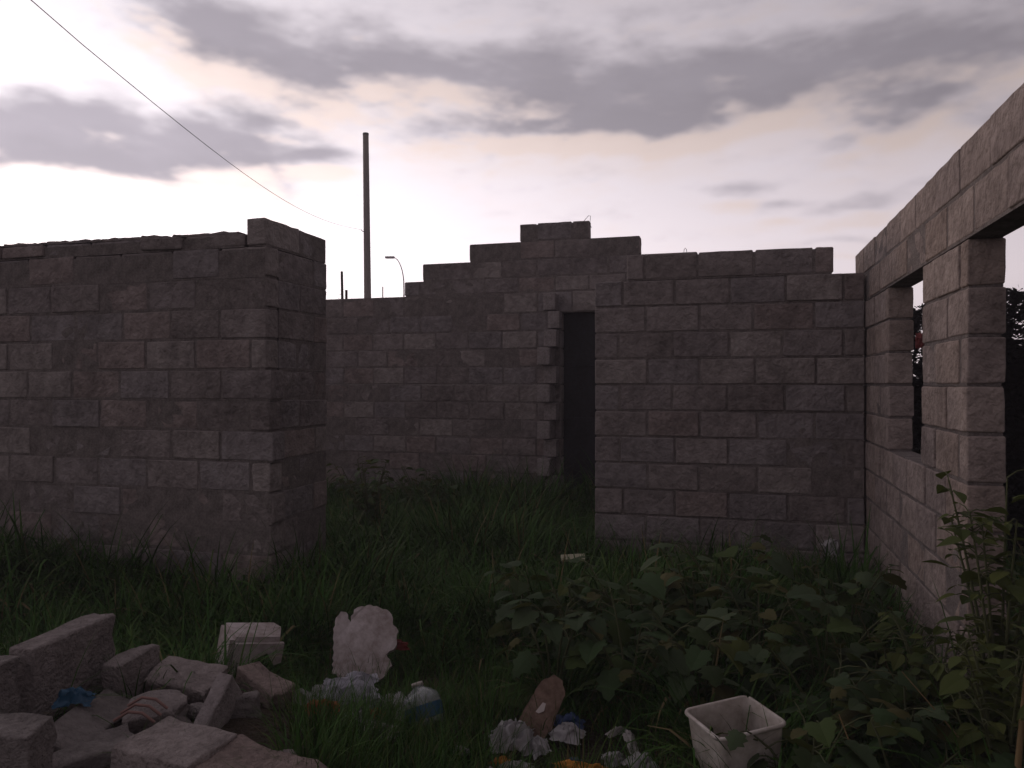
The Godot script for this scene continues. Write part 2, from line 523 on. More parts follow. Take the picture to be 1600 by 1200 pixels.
func build_walls():
	# house wall on the right: doorway and window, running away from the camera (local x = distance into the plot)
	var o := thing("block_wall", "unplastered block wall with a window hole and a doorway, on the right", "wall", Vector3(0.985, 0, 0), "unfinished concrete block walls")
	var along := Transform3D(Basis(Vector3.UP, PI / 2), Vector3.ZERO)
	var c := []
	for k in 12:
		var spans: Array
		if k < 5: spans = [[1.5, 2.6], [3.508, 6.42]]
		elif k < 10: spans = [[1.5, 2.6], [3.508, 4.277], [5.134, 6.42]]
		else: spans = [[1.5, 6.42]]
		c.append([0.2 * k - (0.06 if k == 0 else 0.0), 0.2 * (k + 1), spans])
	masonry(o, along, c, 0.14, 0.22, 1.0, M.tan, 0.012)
	# cross wall closing the yard
	o = thing("block_wall", "low block wall in the middle right, its top course stopping short of the house wall", "wall", Vector3(0, 0, -6.0), "unfinished concrete block walls")
	c = rows(0.0, 11, [[-1.03, 0.905]])
	c[0][0] = -0.06
	c.append([2.2, 2.4, [[-0.78, 0.70]]])
	masonry(o, Transform3D.IDENTITY, c, 0.14, -0.03, 1.3, M.block, 0.013)
	# gable wall at the back with stepped top and a doorway
	o = thing("gable_wall", "stepped gable wall of grey blocks at the back of the yard", "wall", Vector3(0, 0, -8.37), "unfinished concrete block walls")
	c = []
	for k in 12:
		c.append([0.2 * k - (0.06 if k == 0 else 0.0), 0.2 * (k + 1) + (0.03 if k == 11 else 0.0), [[-6.2, -1.813], [-0.953, 1.4]] if k < 11 else [[-6.2, 1.4]]])
	c.append([2.43, 2.6, [[-3.689, 0.2]]])
	c.append([2.6, 2.8, [[-3.464, -0.35]]])
	c.append([2.8, 3.0, [[-2.889, -0.951]]])
	c.append([3.0, 3.2, [[-2.29, -1.506]]])
	masonry(o, Transform3D.IDENTITY, c, 0.14, -2.29, 1.0, M.block, 0.005)
	# toothed stub of a wall that was never finished, standing against the gable wall beside its doorway
	var s := thing("toothed_pier", "narrow toothed block pier against the gable wall beside the dark doorway", "pier", Vector3(-1.9, 0, -8.3), "")
	for k in 12:
		var out := 0.26 if k % 2 == 0 else 0.16
		if k > 9: out = 0.14
		var dx := -0.055 if k % 2 == 0 else -0.005
		if k > 9: dx = 0.03 if k == 10 else -0.02
		part("block", block_for(0.14, 0.187, out), M.pale_block, s, Transform3D(Basis.IDENTITY, Vector3(dx, 0.2 * k + 0.1, out * 0.5 + 0.001)))  # paler than the wall: the light these faces catch is in the colour
	# guessed door leaf, added so the gable doorway shows dark
	var dr := thing("added_dark_door", "dark door leaf added to make the doorway of the gable wall read black", "door", Vector3(-1.383, 0, -8.468), "")
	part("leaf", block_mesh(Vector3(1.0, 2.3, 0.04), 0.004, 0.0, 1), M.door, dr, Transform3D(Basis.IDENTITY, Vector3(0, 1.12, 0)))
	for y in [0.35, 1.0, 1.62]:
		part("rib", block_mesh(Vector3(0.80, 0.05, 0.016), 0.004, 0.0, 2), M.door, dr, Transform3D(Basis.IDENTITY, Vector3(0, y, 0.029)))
	part("handle", tube([Vector3(0.34, 1.02, 0.02), Vector3(0.34, 1.02, 0.06), Vector3(0.26, 1.02, 0.06)], [0.008], 6), M.steel, dr)
	# left building: front wall and the short return with one extra course
	o = thing("corner_wall", "tall corner of a block building on the left with a short return", "wall", Vector3(0, 0, 0), "unfinished concrete block walls")
	c = rows(-0.1, 12, [[-6.4, -2.888]])
	for k in 12:
		c[k][2] = [[-6.4, -2.888 + ((0.045 if k % 2 else 0.032) + (0.01 if k in [3, 5] else 0.0) if k < 8 else 0.004)]]
	masonry(o, Transform3D(Basis.IDENTITY, Vector3(0, 0, -4.39)), c, 0.14, -3.02, 1.2, M.block, 0.006)
	masonry(o, Transform3D(Basis.IDENTITY, Vector3(0, 0, -4.39)), [[2.3, 2.392, [[-6.4, -3.045]]]], 0.135, -3.1, 4.0)
	c = rows(-0.1, 12, [[4.466, 5.10]])
	masonry(o, Transform3D(Basis(Vector3.UP, PI / 2), Vector3(-2.961, 0, 0)), c, 0.14, 4.72, 1.0, M.block, 0.006)
	masonry(o, Transform3D(Basis(Vector3.UP, PI / 2), Vector3(-2.961, 0, 0)), [[2.3, 2.485, [[4.32, 5.10]]]], 0.14, 4.72, 1.5)
	# lumps of bedding mortar left along the top of the front wall
	for i in 26:
		var x := -6.2 + i * 0.121 + rng.randf_range(-0.03, 0.03)
		var sz := Vector3(rng.randf_range(0.1, 0.2), rng.randf_range(0.014, 0.03), 0.10)
		part("mortar_lump", block_mesh(sz, 0.02, 0.012, i + 3), M.block[i % 6], o, Transform3D(Basis(Vector3.UP, rng.randf_range(-0.2, 0.2)), Vector3(x, 2.384 + sz.y * 0.3 + 0.012 * clampf((-3.4 - x) / 1.6, 0.0, 1.0), -4.39)))

# ------------------------------------------------------------------ things beyond the wall
func build_far():
	var base := Vector3(-9.996, 0.000, -20.020)
	var lean := Vector3(-10.092, 8.550, -19.993) - base
	var p := thing("utility_pole", "tall bare wooden utility pole behind the gable wall", "pole", base)
	part("shaft", tube([Vector3(0, -0.3, 0), lean * 0.3, lean * 0.7, lean * 0.995, lean], [0.118, 0.108, 0.094, 0.083, 0.076], 14), M.pole, p)
	part("cap", tube([lean * 0.997, lean * 1.004], [0.089, 0.086], 14), M.steel, p)
	part("hook", tube([lean * 0.672, lean * 0.672 + Vector3(-0.06, 0.0, 0.12), lean * 0.672 + Vector3(-0.1, 0.05, 0.16)], [0.012], 6), M.steel, p)
	# wire sagging from the pole over the left of the yard
	var a: Vector3 = base + lean * 0.672 + Vector3(-0.1, 0.05, 0.16)
	var b := Vector3(-5.283, 4.400, -4.727)
	var e: Vector3 = b + (b - a) * 0.9 + Vector3(0, 0.75, 0)
	var pts := []
	for i in 41:
		var t := i / 40.0
		var q: Vector3 = a.lerp(b, t * 1.9) + Vector3(0, 0.75, 0) * maxf(0.0, t - 0.5) * 0.8
		q.y -= 0.42 * sin(PI * clampf(t * 1.9, 0.0, 1.0)) * (1.0 if t * 1.9 < 1.0 else 0.0)
		pts.append(q)
	single("overhead_wire", tube(pts, [0.0042], 6), M.wire, "thin overhead wire slanting down across the sky to the wooden pole", "wire")
	# street lamp far behind
	var lb := Vector3(-16.437, 0.000, -36.899)
	var l := thing("street_lamp", "slim curved street lamp far behind the gable wall", "street lamp", lb)
	var ax := (Vector3(-17.206, 0.000, -36.678) - lb)
	var lp := [Vector3(0, 0, 0), Vector3(0, 3.0, 0), Vector3(0, 6.3, 0) - ax * 0.0]
	for i in range(1, 9):
		var t := i / 8.0 * PI * 0.47
		lp.append(Vector3(0, 6.5, 0) + ax * 0.72 * (1.0 - cos(t)) + Vector3(0, 1.5 * sin(t), 0))
	part("post", tube(lp, [0.06, 0.05, 0.036, 0.032, 0.03, 0.028, 0.026, 0.024, 0.022, 0.022, 0.022], 8), M.lamp, l)
	var hp: Vector3 = lp[-1]
	part("lamp_head", block_mesh(Vector3(0.5, 0.11, 0.2), 0.04, 0.0, 1), M.lamp, l, Transform3D(basis_from(ax, Vector3.UP), hp + ax * 0.26))
	# leaning posts just behind the wall
	var fp := Vector3(-5.105, 0.000, -9.459)
	var f := thing("fence_post", "thin dark wooden post leaning behind the wall beside the utility pole", "post", fp)
	part("shaft", tube([Vector3(0, -0.2, 0), Vector3(0, 1.5, 0), Vector3(-0.03, 2.94, 0)], [0.024, 0.022, 0.017], 8), M.bark, f)
	part("brace", tube([Vector3(0.045, -0.2, 0.02), Vector3(0.05, 2.68, 0.02)], [0.018], 7), M.bark, f)
	for i in 5:
		var y := 2.45 + i * 0.05
		part("wire_end", tube([Vector3(-0.01, y, 0), Vector3(-0.05, y - 0.01 + 0.012 * i, 0.01), Vector3(-0.075, y + 0.02, 0.02)], [0.0025], 4), M.wire, f)
	single("marker_rod", tube([Vector3(-13.123, -0.100, -27.446), Vector3(-13.123, 5.200, -27.446)], [0.03, 0.022], 6), M.lamp, "very thin rod barely showing over the wall between pole and street lamp", "rod")
	# wire ties left sticking out of the gable
	var w := []
	var g := Vector3(-1.562, 3.178, -8.291)
	for q in [[-0.05, -0.02], [0.0, 0.03], [0.04, 0.075], [0.065, 0.07], [0.06, 0.03], [0.055, -0.02], [0.075, -0.06]]: w.append(g + Vector3(q[0], q[1], -0.07))
	single("wire_tie", tube(w, [0.003], 5), M.wire, "bent wire tie sticking out of the highest block of the gable", "wire")
	w = []
	g = Vector3(-0.481, 2.812, -8.299)
	for q in [[-0.015, -0.03], [-0.012, 0.02], [0.0, 0.035], [0.014, 0.02], [0.016, -0.03]]: w.append(g + Vector3(q[0], q[1], -0.07))
	single("wire_tie", tube(w, [0.003], 5), M.wire, "small wire loop on the lower right step of the gable", "wire")

# ------------------------------------------------------------------ plants
func blade_into(v: PackedVector3Array, n: PackedVector3Array, idx: PackedInt32Array, col: PackedColorArray, base: Vector3, az: float, length: float, width: float, bend: float, c: Color):
	var d := Vector3(cos(az), 0, sin(az))
	var side := Vector3(-sin(az), 0, cos(az))
	var b := v.size()
	var p := base
	var tilt := 0.08 + 0.25 * bend
	var seg := 5
	for i in seg + 1:
		var t := float(i) / seg
		var wd := width * (1.0 - t * t * 0.95) * (0.7 + 0.3 * minf(1.0, t * 4.0))
		var dirv := (Vector3.UP * cos(tilt) + d * sin(tilt))
		var nn := (d * cos(tilt) - Vector3.UP * sin(tilt))
		v.append(p - side * wd * 0.5)
		v.append(p + side * wd * 0.5)
		n.append((nn * -1.0 - side * 0.3).normalized())
		n.append((nn * -1.0 + side * 0.3).normalized())
		col.append(c)
		col.append(c)
		p += dirv * length / seg
		tilt += bend * 0.42
	for i in seg:
		var q := b + i * 2
		idx.append_array([q, q + 2, q + 1, q + 1, q + 2, q + 3])

func grass_clump(count: int, tall: float, spread: float, width: float, bendy: float) -> ArrayMesh:
	var v := PackedVector3Array()
	var n := PackedVector3Array()
	var idx := PackedInt32Array()
	var col := PackedColorArray()
	for i in count:
		var a := rng.randf() * TAU
		var r := spread * sqrt(rng.randf())
		var tone := rng.randf_range(0.75, 1.25)
		var c := Color(0.036, 0.094, 0.017).lerp(Color(0.075, 0.115, 0.026), pow(rng.randf(), 2.5)) * tone
		if rng.randf() < 0.07: c = Color(0.16, 0.125, 0.06)
		c.a = 1.0
		blade_into(v, n, idx, col, Vector3(cos(a) * r, -0.03, sin(a) * r), a + rng.randf_range(-1.2, 1.2), tall * rng.randf_range(0.55, 1.1), width * rng.randf_range(0.7, 1.3), bendy * rng.randf_range(0.3, 1.5), c)
	return commit(v, n, idx, col)

func in_wall(x: float, z: float) -> bool:
	var d := -z
	if x > 0.86 and x < 1.11 and (d > 3.46 and d < 6.5 or d < 2.65): return true
	if d > 5.88 and d < 6.12 and x > -1.08 and x < 1.0: return true
	if d > 8.18 and d < 8.5: return true
	if d > 4.27 and d < 4.52 and x < -2.82: return true
	if x > -3.08 and x < -2.82 and d > 4.3 and d < 5.16: return true
	return false

func build_grass():
	var kinds := [grass_clump(34, 0.36, 0.10, 0.007, 0.9), grass_clump(30, 0.46, 0.12, 0.008, 1.1), grass_clump(40, 0.24, 0.10, 0.006, 0.7), grass_clump(26, 0.42, 0.10, 0.012, 1.3), grass_clump(34, 0.30, 0.11, 0.0045, 0.45)]
	var labels := ["lush green grass of middle height covering the yard", "long arching grass growing over the yard floor", "short thick grass filling the yard between the walls", "broad bladed green grass scattered through the yard", "fine upright grass around the rubble and litter"]
	var spots := []
	for k in 5: spots.append([])
	for i in 15000:
		var x := rng.randf_range(-6.2, 3.2)
		var z := -rng.randf_range(0.9, 8.2)
		if in_wall(x, z): continue
		if z < -4.4 and x < -2.9 + (z + 5.1) * 0.66 * (1.0 if z < -5.1 else 0.0): continue
		if z < -6.1 and x > -0.6: continue
		var f := -z * 0.9613 - x * 0.2756
		var r := x * 0.9613 - z * 0.2756
		if f < 1.15: continue
		# bare heap of rubble
		var q := Vector2((x + 2.0) / 0.86, (z + 1.72) / 0.86).length()
		if q < 0.95 and rng.randf() < 0.93: continue
		if noise.get_noise_2d(x * 70.0 + 300.0, z * 70.0) < -0.22 and rng.randf() < 0.6: continue
		var s := rng.randf_range(0.7, 1.3)
		var k := 0
		var t := rng.randf()
		if f < 3.3 and r > -0.7 and r < 0.75:
			# trampled strip with litter: thinner and finer
			if f > 2.55 and r > -0.1 and rng.randf() < 0.72: continue
			k = 4 if t < 0.7 else 2
			s *= 0.8 if f > 2.2 else 0.7
		elif r < 0.0 and f < 3.9 and r > -1.15:
			# litter lies here: the grass is lower
			k = 2 if t < 0.6 else 4
			s *= 0.62
			if rng.randf() < 0.45: continue
		elif r < -0.9 and f < 4.0:
			k = 2 if t < 0.5 else 0
			if f < 3.2 and rng.randf() < 0.4: continue
		else:
			k = [0, 0, 1, 2, 3, 2][rng.randi() % 6]
			s *= 1.0 + 0.7 * noise.get_noise_2d(x * 45.0, z * 45.0)
			if in_wall(x, z + 0.3) or in_wall(x, z - 0.3) or in_wall(x + 0.3, z): s *= 1.25
			if f < 2.2: s *= 0.65
			if f > 4.2: s *= 1.18
		spots[k].append(Transform3D(Basis(Vector3.UP, rng.randf() * TAU).scaled(Vector3(s, s * rng.randf_range(0.85, 1.15), s)), Vector3(x, ground(x, z), z)))
	for k in 5:
		var mm := MultiMesh.new()
		mm.transform_format = MultiMesh.TRANSFORM_3D
		mm.mesh = kinds[k]
		mm.instance_count = spots[k].size()
		for i in spots[k].size(): mm.set_instance_transform(i, spots[k][i])
		var o := MultiMeshInstance3D.new()
		o.name = numbered("grass")
		o.multimesh = mm
		o.material_override = M.grass
		add_child(o)
		tag(o, labels[k], "grass", "", "stuff")

# outline: half of the leaf as [distance along midrib, half width]
func leaf_mesh(outline: Array, fold: float, droop: float, curl: float) -> ArrayMesh:
	var v := PackedVector3Array()
	var idx := PackedInt32Array()
	var n := outline.size()
	for s in [-1.0, 1.0]:
		for i in n:
			var y: float = outline[i][0]
			var x: float = outline[i][1] * s
			var mid := float(i) / (n - 1)
			v.append(Vector3(0, -droop * mid * mid, mid))
			v.append(Vector3(x * 0.5, fold * absf(x) * 0.5 - droop * (mid + y) * (mid + y) * 0.25 + 0.012 * sin(i * 2.3), (y + mid) * 0.5))
			v.append(Vector3(x, fold * absf(x) - droop * y * y - curl * x * x, y))
	for h in 2:
		for i in n - 1:
			for k in 2:
				var a := h * n * 3 + i * 3 + k
				if h == 0: idx.append_array([a, a + 3, a + 1, a + 1, a + 3, a + 4])
				else: idx.append_array([a, a + 1, a + 3, a + 1, a + 4, a + 3])
	return commit(v, smooth(v, idx), idx)

var lobed := []
var ovate := []

func weed(called: String, label: String, category: String, at: Vector3, tall: float, wide: float, leaves: int, size: float, shapes: Array, mats: Array, group := "", upright := 0.0):
	at.y = ground(at.x, at.z) - 0.01
	var o := thing(called, label, category, at, group)
	var sv := PackedVector3Array()
	var si := PackedInt32Array()
	var stems := clampi(leaves / 8, 3, 6 if upright == 0.0 else 9)
	var ends := []
	for i in stems:
		var a := TAU * i / stems + rng.randf_range(-0.4, 0.4)
		var reach := wide * rng.randf_range(0.35, 0.85)
		var top := Vector3(cos(a) * reach, tall * rng.randf_range(0.72, 1.0), sin(a) * reach)
		var mid := Vector3(top.x * 0.35, top.y * 0.5, top.z * 0.35)
		ends.append([mid, top])
		tube_into(sv, si, [Vector3(cos(a) * 0.01, -0.03, sin(a) * 0.01), mid, mid.lerp(top, 0.55) + Vector3(0, 0.02, 0), top], [0.008, 0.006, 0.0045, 0.003], 5)
	for i in leaves:
		var e: Array = ends[i % stems]
		var t := pow(rng.randf(), 0.6) if upright == 0.0 else rng.randf_range(0.2, 1.0)
		var root: Vector3 = (Vector3.ZERO.lerp(e[0], t * 2.0) if t < 0.5 else e[0].lerp(e[1], t * 2.0 - 1.0))
		if i < stems: root = e[1]
		var az := rng.randf() * TAU if upright > 0.0 or rng.randf() < 0.3 else atan2(root.z, root.x) + rng.randf_range(-1.3, 1.3)
		var pet := size * rng.randf_range(0.3, 0.9)
		var dir := Vector3(cos(az), rng.randf_range(-0.1, 0.6), sin(az)).normalized()
		var tip := root + dir * pet
		tube_into(sv, si, [root, root.lerp(tip, 0.5) + Vector3(0, 0.008, 0), tip], [0.0028, 0.0024, 0.002], 4)
		var s := size * rng.randf_range(0.42, 1.4) * (0.75 + 0.4 * (1.0 - t))
		var fwd := Vector3(cos(az), rng.randf_range(-0.55, 0.25), sin(az)).normalized()
		var side := Vector3.UP.cross(fwd).normalized()
		var b := Basis(side, fwd.cross(side), fwd).rotated(fwd, rng.randf_range(-0.5, 0.5)).scaled(Vector3.ONE * s)
		part("leaf", shapes[rng.randi() % shapes.size()], mats[rng.randi() % mats.size()], o, Transform3D(b, tip))
	part("stem", commit(sv, smooth(sv, si), si), M.stem, o)
	return o

func make_leaf_shapes():
	var l1 := [[0.0, 0.015], [-0.10, 0.16], [-0.06, 0.34], [0.10, 0.36], [0.12, 0.52], [0.28, 0.44], [0.40, 0.36], [0.50, 0.50], [0.62, 0.34], [0.70, 0.22], [0.84, 0.20], [1.0, 0.0]]
	var l2 := [[0.0, 0.015], [-0.14, 0.22], [0.0, 0.42], [0.16, 0.40], [0.26, 0.55], [0.38, 0.40], [0.52, 0.42], [0.64, 0.30], [0.78, 0.26], [0.88, 0.12], [1.0, 0.0]]
	lobed = [leaf_mesh(l1, 0.22, 0.22, 0.2), leaf_mesh(l1, -0.06, 0.35, 0.35), leaf_mesh(l2, 0.15, 0.12, 0.1), leaf_mesh(l2, 0.32, 0.30, 0.3)]
	var ov := [[0.0, 0.01], [0.08, 0.16], [0.24, 0.27], [0.42, 0.30], [0.60, 0.25], [0.80, 0.13], [1.0, 0.0]]
	var ov2 := [[0.0, 0.01], [0.05, 0.20], [0.20, 0.36], [0.40, 0.38], [0.62, 0.30], [0.82, 0.15], [1.0, 0.0]]
	ovate = [leaf_mesh(ov, 0.25, 0.25, 0.1), leaf_mesh(ov, 0.4, 0.1, 0.0), leaf_mesh(ov2, 0.1, 0.3, 0.2)]

func build_weeds():
	make_leaf_shapes()
	var g := "broad leaved weeds in the yard"
	var list := [
		["weed with lobed leaves behind the leaning cardboard", Vector3(-0.750, 0.000, -3.270), 0.50, 0.30, 34],
		["lobed weed at the left edge of the thick weed patch", Vector3(-0.726, 0.000, -3.693), 0.52, 0.30, 34],
		["tall lobed weed in the middle of the weed patch, pale top leaves", Vector3(-0.438, 0.000, -3.776), 0.62, 0.34, 44],
		["dense lobed weed between the cardboard and the white tub", Vector3(-0.415, 0.000, -3.262), 0.50, 0.34, 44],
		["lobed weed rising above the tub at the back of the patch", Vector3(-0.163, 0.000, -3.906), 0.62, 0.34, 40],
		["dark lobed weed directly behind the white tub", Vector3(-0.113, 0.000, -3.297), 0.48, 0.32, 40],
		["lobed weed left of the pale broad leaves below the window", Vector3(0.127, 0.000, -3.729), 0.50, 0.30, 34],
		["lobed weed with pale broad leaves below the window", Vector3(0.389, 0.000, -3.649), 0.52, 0.30, 34],
		["lobed weed hanging over the right side of the white tub", Vector3(0.253, 0.000, -2.673), 0.40, 0.24, 32],
		["lobed weed between the tub and the house wall", Vector3(0.360, 0.000, -3.172), 0.42, 0.30, 34],
		["lobed weed at the foot of the house wall", Vector3(0.622, 0.000, -3.455), 0.46, 0.26, 32],
		["low lobed weed at the bottom edge, right of the tub", Vector3(0.526, 0.000, -2.700), 0.32, 0.28, 30],
		["lobed weed in the open yard, behind the thick weed patch", Vector3(-0.004, 0.000, -4.368), 0.55, 0.38, 48],
		["lobed weed under the window near the wall foot", Vector3(0.580, 0.000, -4.327), 0.52, 0.34, 44],
		["lobed weed in the grass left of the thick weed patch", Vector3(-1.034, 0.000, -3.969), 0.46, 0.32, 38],
		["low lobed weed trailing between tub and doorway", Vector3(0.596, 0.000, -3.001), 0.40, 0.30, 38],
		["low lobed weed in the bottom right corner", Vector3(0.786, 0.000, -2.774), 0.36, 0.26, 30],
	]
	for w in list:
		weed("broadleaf_weed", w[0], "weed", w[1], w[2], w[3], w[4], 0.125, lobed, M.leaf, g)
	# tall leafy shrubs at the doorway
	weed("leafy_shrub", "tall yellowish green shrub growing up in the doorway", "shrub", Vector3(0.917, 0.000, -3.113), 1.14, 0.26, 270, 0.085, ovate, M.bright_leaf, "", 1.0)
	weed("leafy_shrub", "yellowish green shrub at the right edge, below the doorway jamb", "shrub", Vector3(0.849, 0.000, -2.844), 0.66, 0.32, 200, 0.085, ovate, M.bright_leaf, "", 1.0)
	weed("leafy_shrub", "low yellowish shrub at the corner of the doorway jamb", "shrub", Vector3(0.744, 0.000, -3.282), 0.55, 0.26, 110, 0.08, ovate, M.bright_leaf, "", 1.0)
	weed("leafy_shrub", "small leafy shrub at the back left, beside the corner building", "shrub", Vector3(-2.992, 0.000, -6.008), 0.80, 0.40, 260, 0.085, ovate, M.leaf, "", 1.0)
	weed("leafy_shrub", "small bushy shrub before the gable wall, near the first shrub", "shrub", Vector3(-2.857, 0.000, -6.879), 0.60, 0.40, 220, 0.08, ovate, M.leaf, "", 1.0)
	# dry stalks
	var stalks := [["thick dry stalk leaning at the right edge of the picture", Vector3(0.739, 0.020, -2.501), Vector3(0.890, 0.500, -2.773), 0.013], ["thin dry stalk lying over the weeds at bottom right", Vector3(0.912, 0.120, -2.841), Vector3(0.556, 0.420, -2.885), 0.004], ["thin dry stalk standing at the bottom, right of the tub", Vector3(0.443, 0.020, -2.520), Vector3(0.323, 0.360, -2.610), 0.005]]
	for s in stalks:
		var a: Vector3 = s[1]
		var b: Vector3 = s[2]
		a.y = ground(a.x, a.z) - 0.02
		single("dry_stalk", tube([a, a.lerp(b, 0.5) + Vector3(0.01, 0.02, 0), b], [s[3], s[3] * 0.8, s[3] * 0.4], 6), M.straw, s[0], "stalk")

func build_hedge():
	var list := [["dark bushy tree seen through the doorway", Vector3(2.609, 0.000, -8.134), 2.25, 0.75], ["dark bushy tree at the right edge, beyond the doorway", Vector3(3.577, 0.000, -8.932), 2.75, 0.85], ["dark bushy tree behind the window hole", Vector3(1.921, 0.000, -9.081), 2.2, 0.7], ["dark low tree behind the wall between window and doorway", Vector3(1.834, 0.000, -6.664), 1.75, 0.5]]
	for e in list:
		var o := thing("bushy_tree", e[0], "tree", e[1], "trees beyond the house wall")
		var tall: float = e[2]
		var wide: float = e[3]
		var tv := PackedVector3Array()
		var ti := PackedInt32Array()
		tube_into(tv, ti, [Vector3(0, -0.1, 0), Vector3(0.03, tall * 0.3, 0), Vector3(0, tall * 0.75, 0.04)], [0.06, 0.045, 0.02], 8)
		for i in 7:
			var a := TAU * i / 7.0
			tube_into(tv, ti, [Vector3(0, tall * (0.15 + 0.05 * i), 0), Vector3(cos(a) * wide * 0.7, tall * (0.35 + 0.07 * i), sin(a) * wide * 0.7)], [0.025, 0.008], 5)
		part("trunk", commit(tv, smooth(tv, ti), ti), M.bark, o)
		var v := PackedVector3Array()
		var n := PackedVector3Array()
		var idx := PackedInt32Array()
		for i in 10000:
			var a := rng.randf() * TAU
			var y := pow(rng.randf(), 0.85)
			var lump := 1.0 + 0.35 * noise.get_noise_3d(cos(a) * 40.0 + tall * 90.0, y * 90.0, sin(a) * 40.0)
			var rr := wide * lump * sqrt(clampf(1.0 - pow(absf(y - 0.4) / 0.62, 2.4), 0.02, 1.0)) * pow(rng.randf(), 0.4)
			var p := Vector3(cos(a) * rr, tall * (0.03 + 0.97 * y) + 0.1 * noise.get_noise_2d(cos(a) * 150.0, sin(a) * 150.0 + y * 70.0), sin(a) * rr)
			var d := Vector3(cos(a) + rng.randf_range(-0.8, 0.8), rng.randf_range(-0.7, 0.7), sin(a) + rng.randf_range(-0.8, 0.8)).normalized()
			var s := d.cross(Vector3(rng.randf_range(-1, 1), 1.0, rng.randf_range(-1, 1))).normalized()
			var l := rng.randf_range(0.05, 0.10)
			var b := v.size()
			v.append_array([p, p + d * l * 0.5 + s * l * 0.28, p + d * l, p + d * l * 0.5 - s * l * 0.28])
			var nn := s.cross(d)
			for k in 4: n.append(nn)
			idx.append_array([b, b + 1, b + 2, b, b + 2, b + 3])
		part("crown", commit(v, n, idx), M.hedge, o)
	var rc := crumple(0.09, 0.14, 0.04, 5, 0.8, 0.3)
	single("red_cloth", rc, M.red, "small red cloth just visible through the window hole", "cloth", Transform3D(Basis(Vector3.UP, 0.3) * Basis(Vector3.RIGHT, PI / 2), Vector3(1.725, 1.817, -8.141)))

# ------------------------------------------------------------------ rubble
func rubble(label: String, at: Vector3, size: Vector3, along: Vector3, up: Vector3, mat: Material, seed_: int, broken := 0.03):
	single("concrete_block", block_mesh(size, 0.009, 0.009, seed_, broken * 1.5), mat, label, "block", Transform3D(basis_from(along, up), at), "loose concrete blocks in the rubble heap")

func build_rubble():
	var U := Vector3.UP
	var R: Array = M.rubble
	rubble("large block standing on edge at the back of the rubble heap", Vector3(-2.299, 0.385, -2.212), Vector3(0.40, 0.27, 0.10), Vector3(-0.026, 0.000, -0.346), U, R[0], 1, 0.02)
	rubble("block on edge at the left picture border, in line with the large one", Vector3(-2.279, 0.370, -1.781), Vector3(0.40, 0.27, 0.11), Vector3(-0.036, 0.000, -0.343), U, R[2], 2, 0.02)
	rubble("half block on edge right of the large standing block", Vector3(-2.134, 0.315, -2.363), Vector3(0.22, 0.17, 0.09), Vector3(-0.004, 0.010, -0.196), U, R[0], 3, 0.035)
	rubble("pale slab lying behind the upright narrow block", Vector3(-1.942, 0.290, -2.418), Vector3(0.27, 0.085, 0.15), Vector3(0.254, -0.025, -0.021), Vector3(0.076, 1.000, 0.446), R[1], 4, 0.03)
	rubble("narrow pale block leaning upright in the middle of the heap", Vector3(-1.678, 0.290, -2.224), Vector3(0.22, 0.13, 0.055), Vector3(-0.017, 0.140, -0.203), Vector3(0.109, 0.800, 0.489), M.pale_block, 5, 0.0)
	rubble("broken block with pale top at the right of the heap", Vector3(-1.711, 0.205, -2.557), Vector3(0.28, 0.16, 0.10), Vector3(0.224, -0.045, 0.092), U, R[3], 6, 0.03)
	rubble("small grey block standing behind the narrow pale one", Vector3(-1.662, 0.220, -2.332), Vector3(0.16, 0.17, 0.07), Vector3(0.178, 0.000, -0.103), Vector3(0.020, 1.000, -0.110), R[2], 7, 0.02)
	rubble("flat slab on top at the front of the heap", Vector3(-1.577, 0.305, -1.909), Vector3(0.29, 0.09, 0.22), Vector3(0.286, -0.010, 0.032), Vector3(-0.006, 1.000, -0.019), R[1], 8, 0.015)
	rubble("reddish flat slab at the front right of the heap", Vector3(-1.287, 0.265, -1.878), Vector3(0.36, 0.10, 0.24), Vector3(0.346, -0.030, 0.046), Vector3(-0.008, 1.000, -0.029), R[3], 9, 0.03)
	rubble("slab under the flat one at the bottom edge", Vector3(-1.683, 0.235, -1.660), Vector3(0.34, 0.09, 0.24), Vector3(0.316, 0.000, 0.013), U, R[0], 10, 0.03)
	rubble("square block in the bottom left picture corner", Vector3(-1.971, 0.345, -1.651), Vector3(0.28, 0.22, 0.14), Vector3(0.283, -0.010, -0.102), U, R[2], 11, 0.015)
	rubble("dark slab lying along the large standing block", Vector3(-2.049, 0.255, -2.065), Vector3(0.40, 0.09, 0.15), Vector3(-0.091, 0.010, -0.390), Vector3(0.336, 1.000, -0.096), R[2], 12, 0.03)
	rubble("broken lump below the pale slab", Vector3(-1.851, 0.265, -2.174), Vector3(0.21, 0.13, 0.12), Vector3(0.178, 0.040, -0.103), Vector3(-0.013, 1.000, 0.316), R[0], 13, 0.05)
	rubble("block half sunk in soil before the dark slab", Vector3(-1.886, 0.230, -1.935), Vector3(0.26, 0.11, 0.14), Vector3(0.137, 0.020, -0.247), U, R[2], 14, 0.05)
	# chips
	for i in 34:
		var a := rng.randf() * TAU
		var r := 0.75 * sqrt(rng.randf())
		var x := -2.0 + cos(a) * r + 0.15
		var z := -1.75 + sin(a) * r - 0.1
		var s := rng.randf_range(0.03, 0.085)
		single("concrete_chip", block_mesh(Vector3(s * 1.5, s * 0.8, s), s * 0.25, s * 0.2, 40 + i, s * 0.5), R[i % 4], "small chip of broken concrete lying in the rubble heap", "chip", Transform3D(Basis.from_euler(Vector3(rng.randf_range(-0.5, 0.5), rng.randf() * TAU, rng.randf_range(-0.5, 0.5))), Vector3(x, ground(x, z) + s * 0.3, z)), "chips of broken concrete")

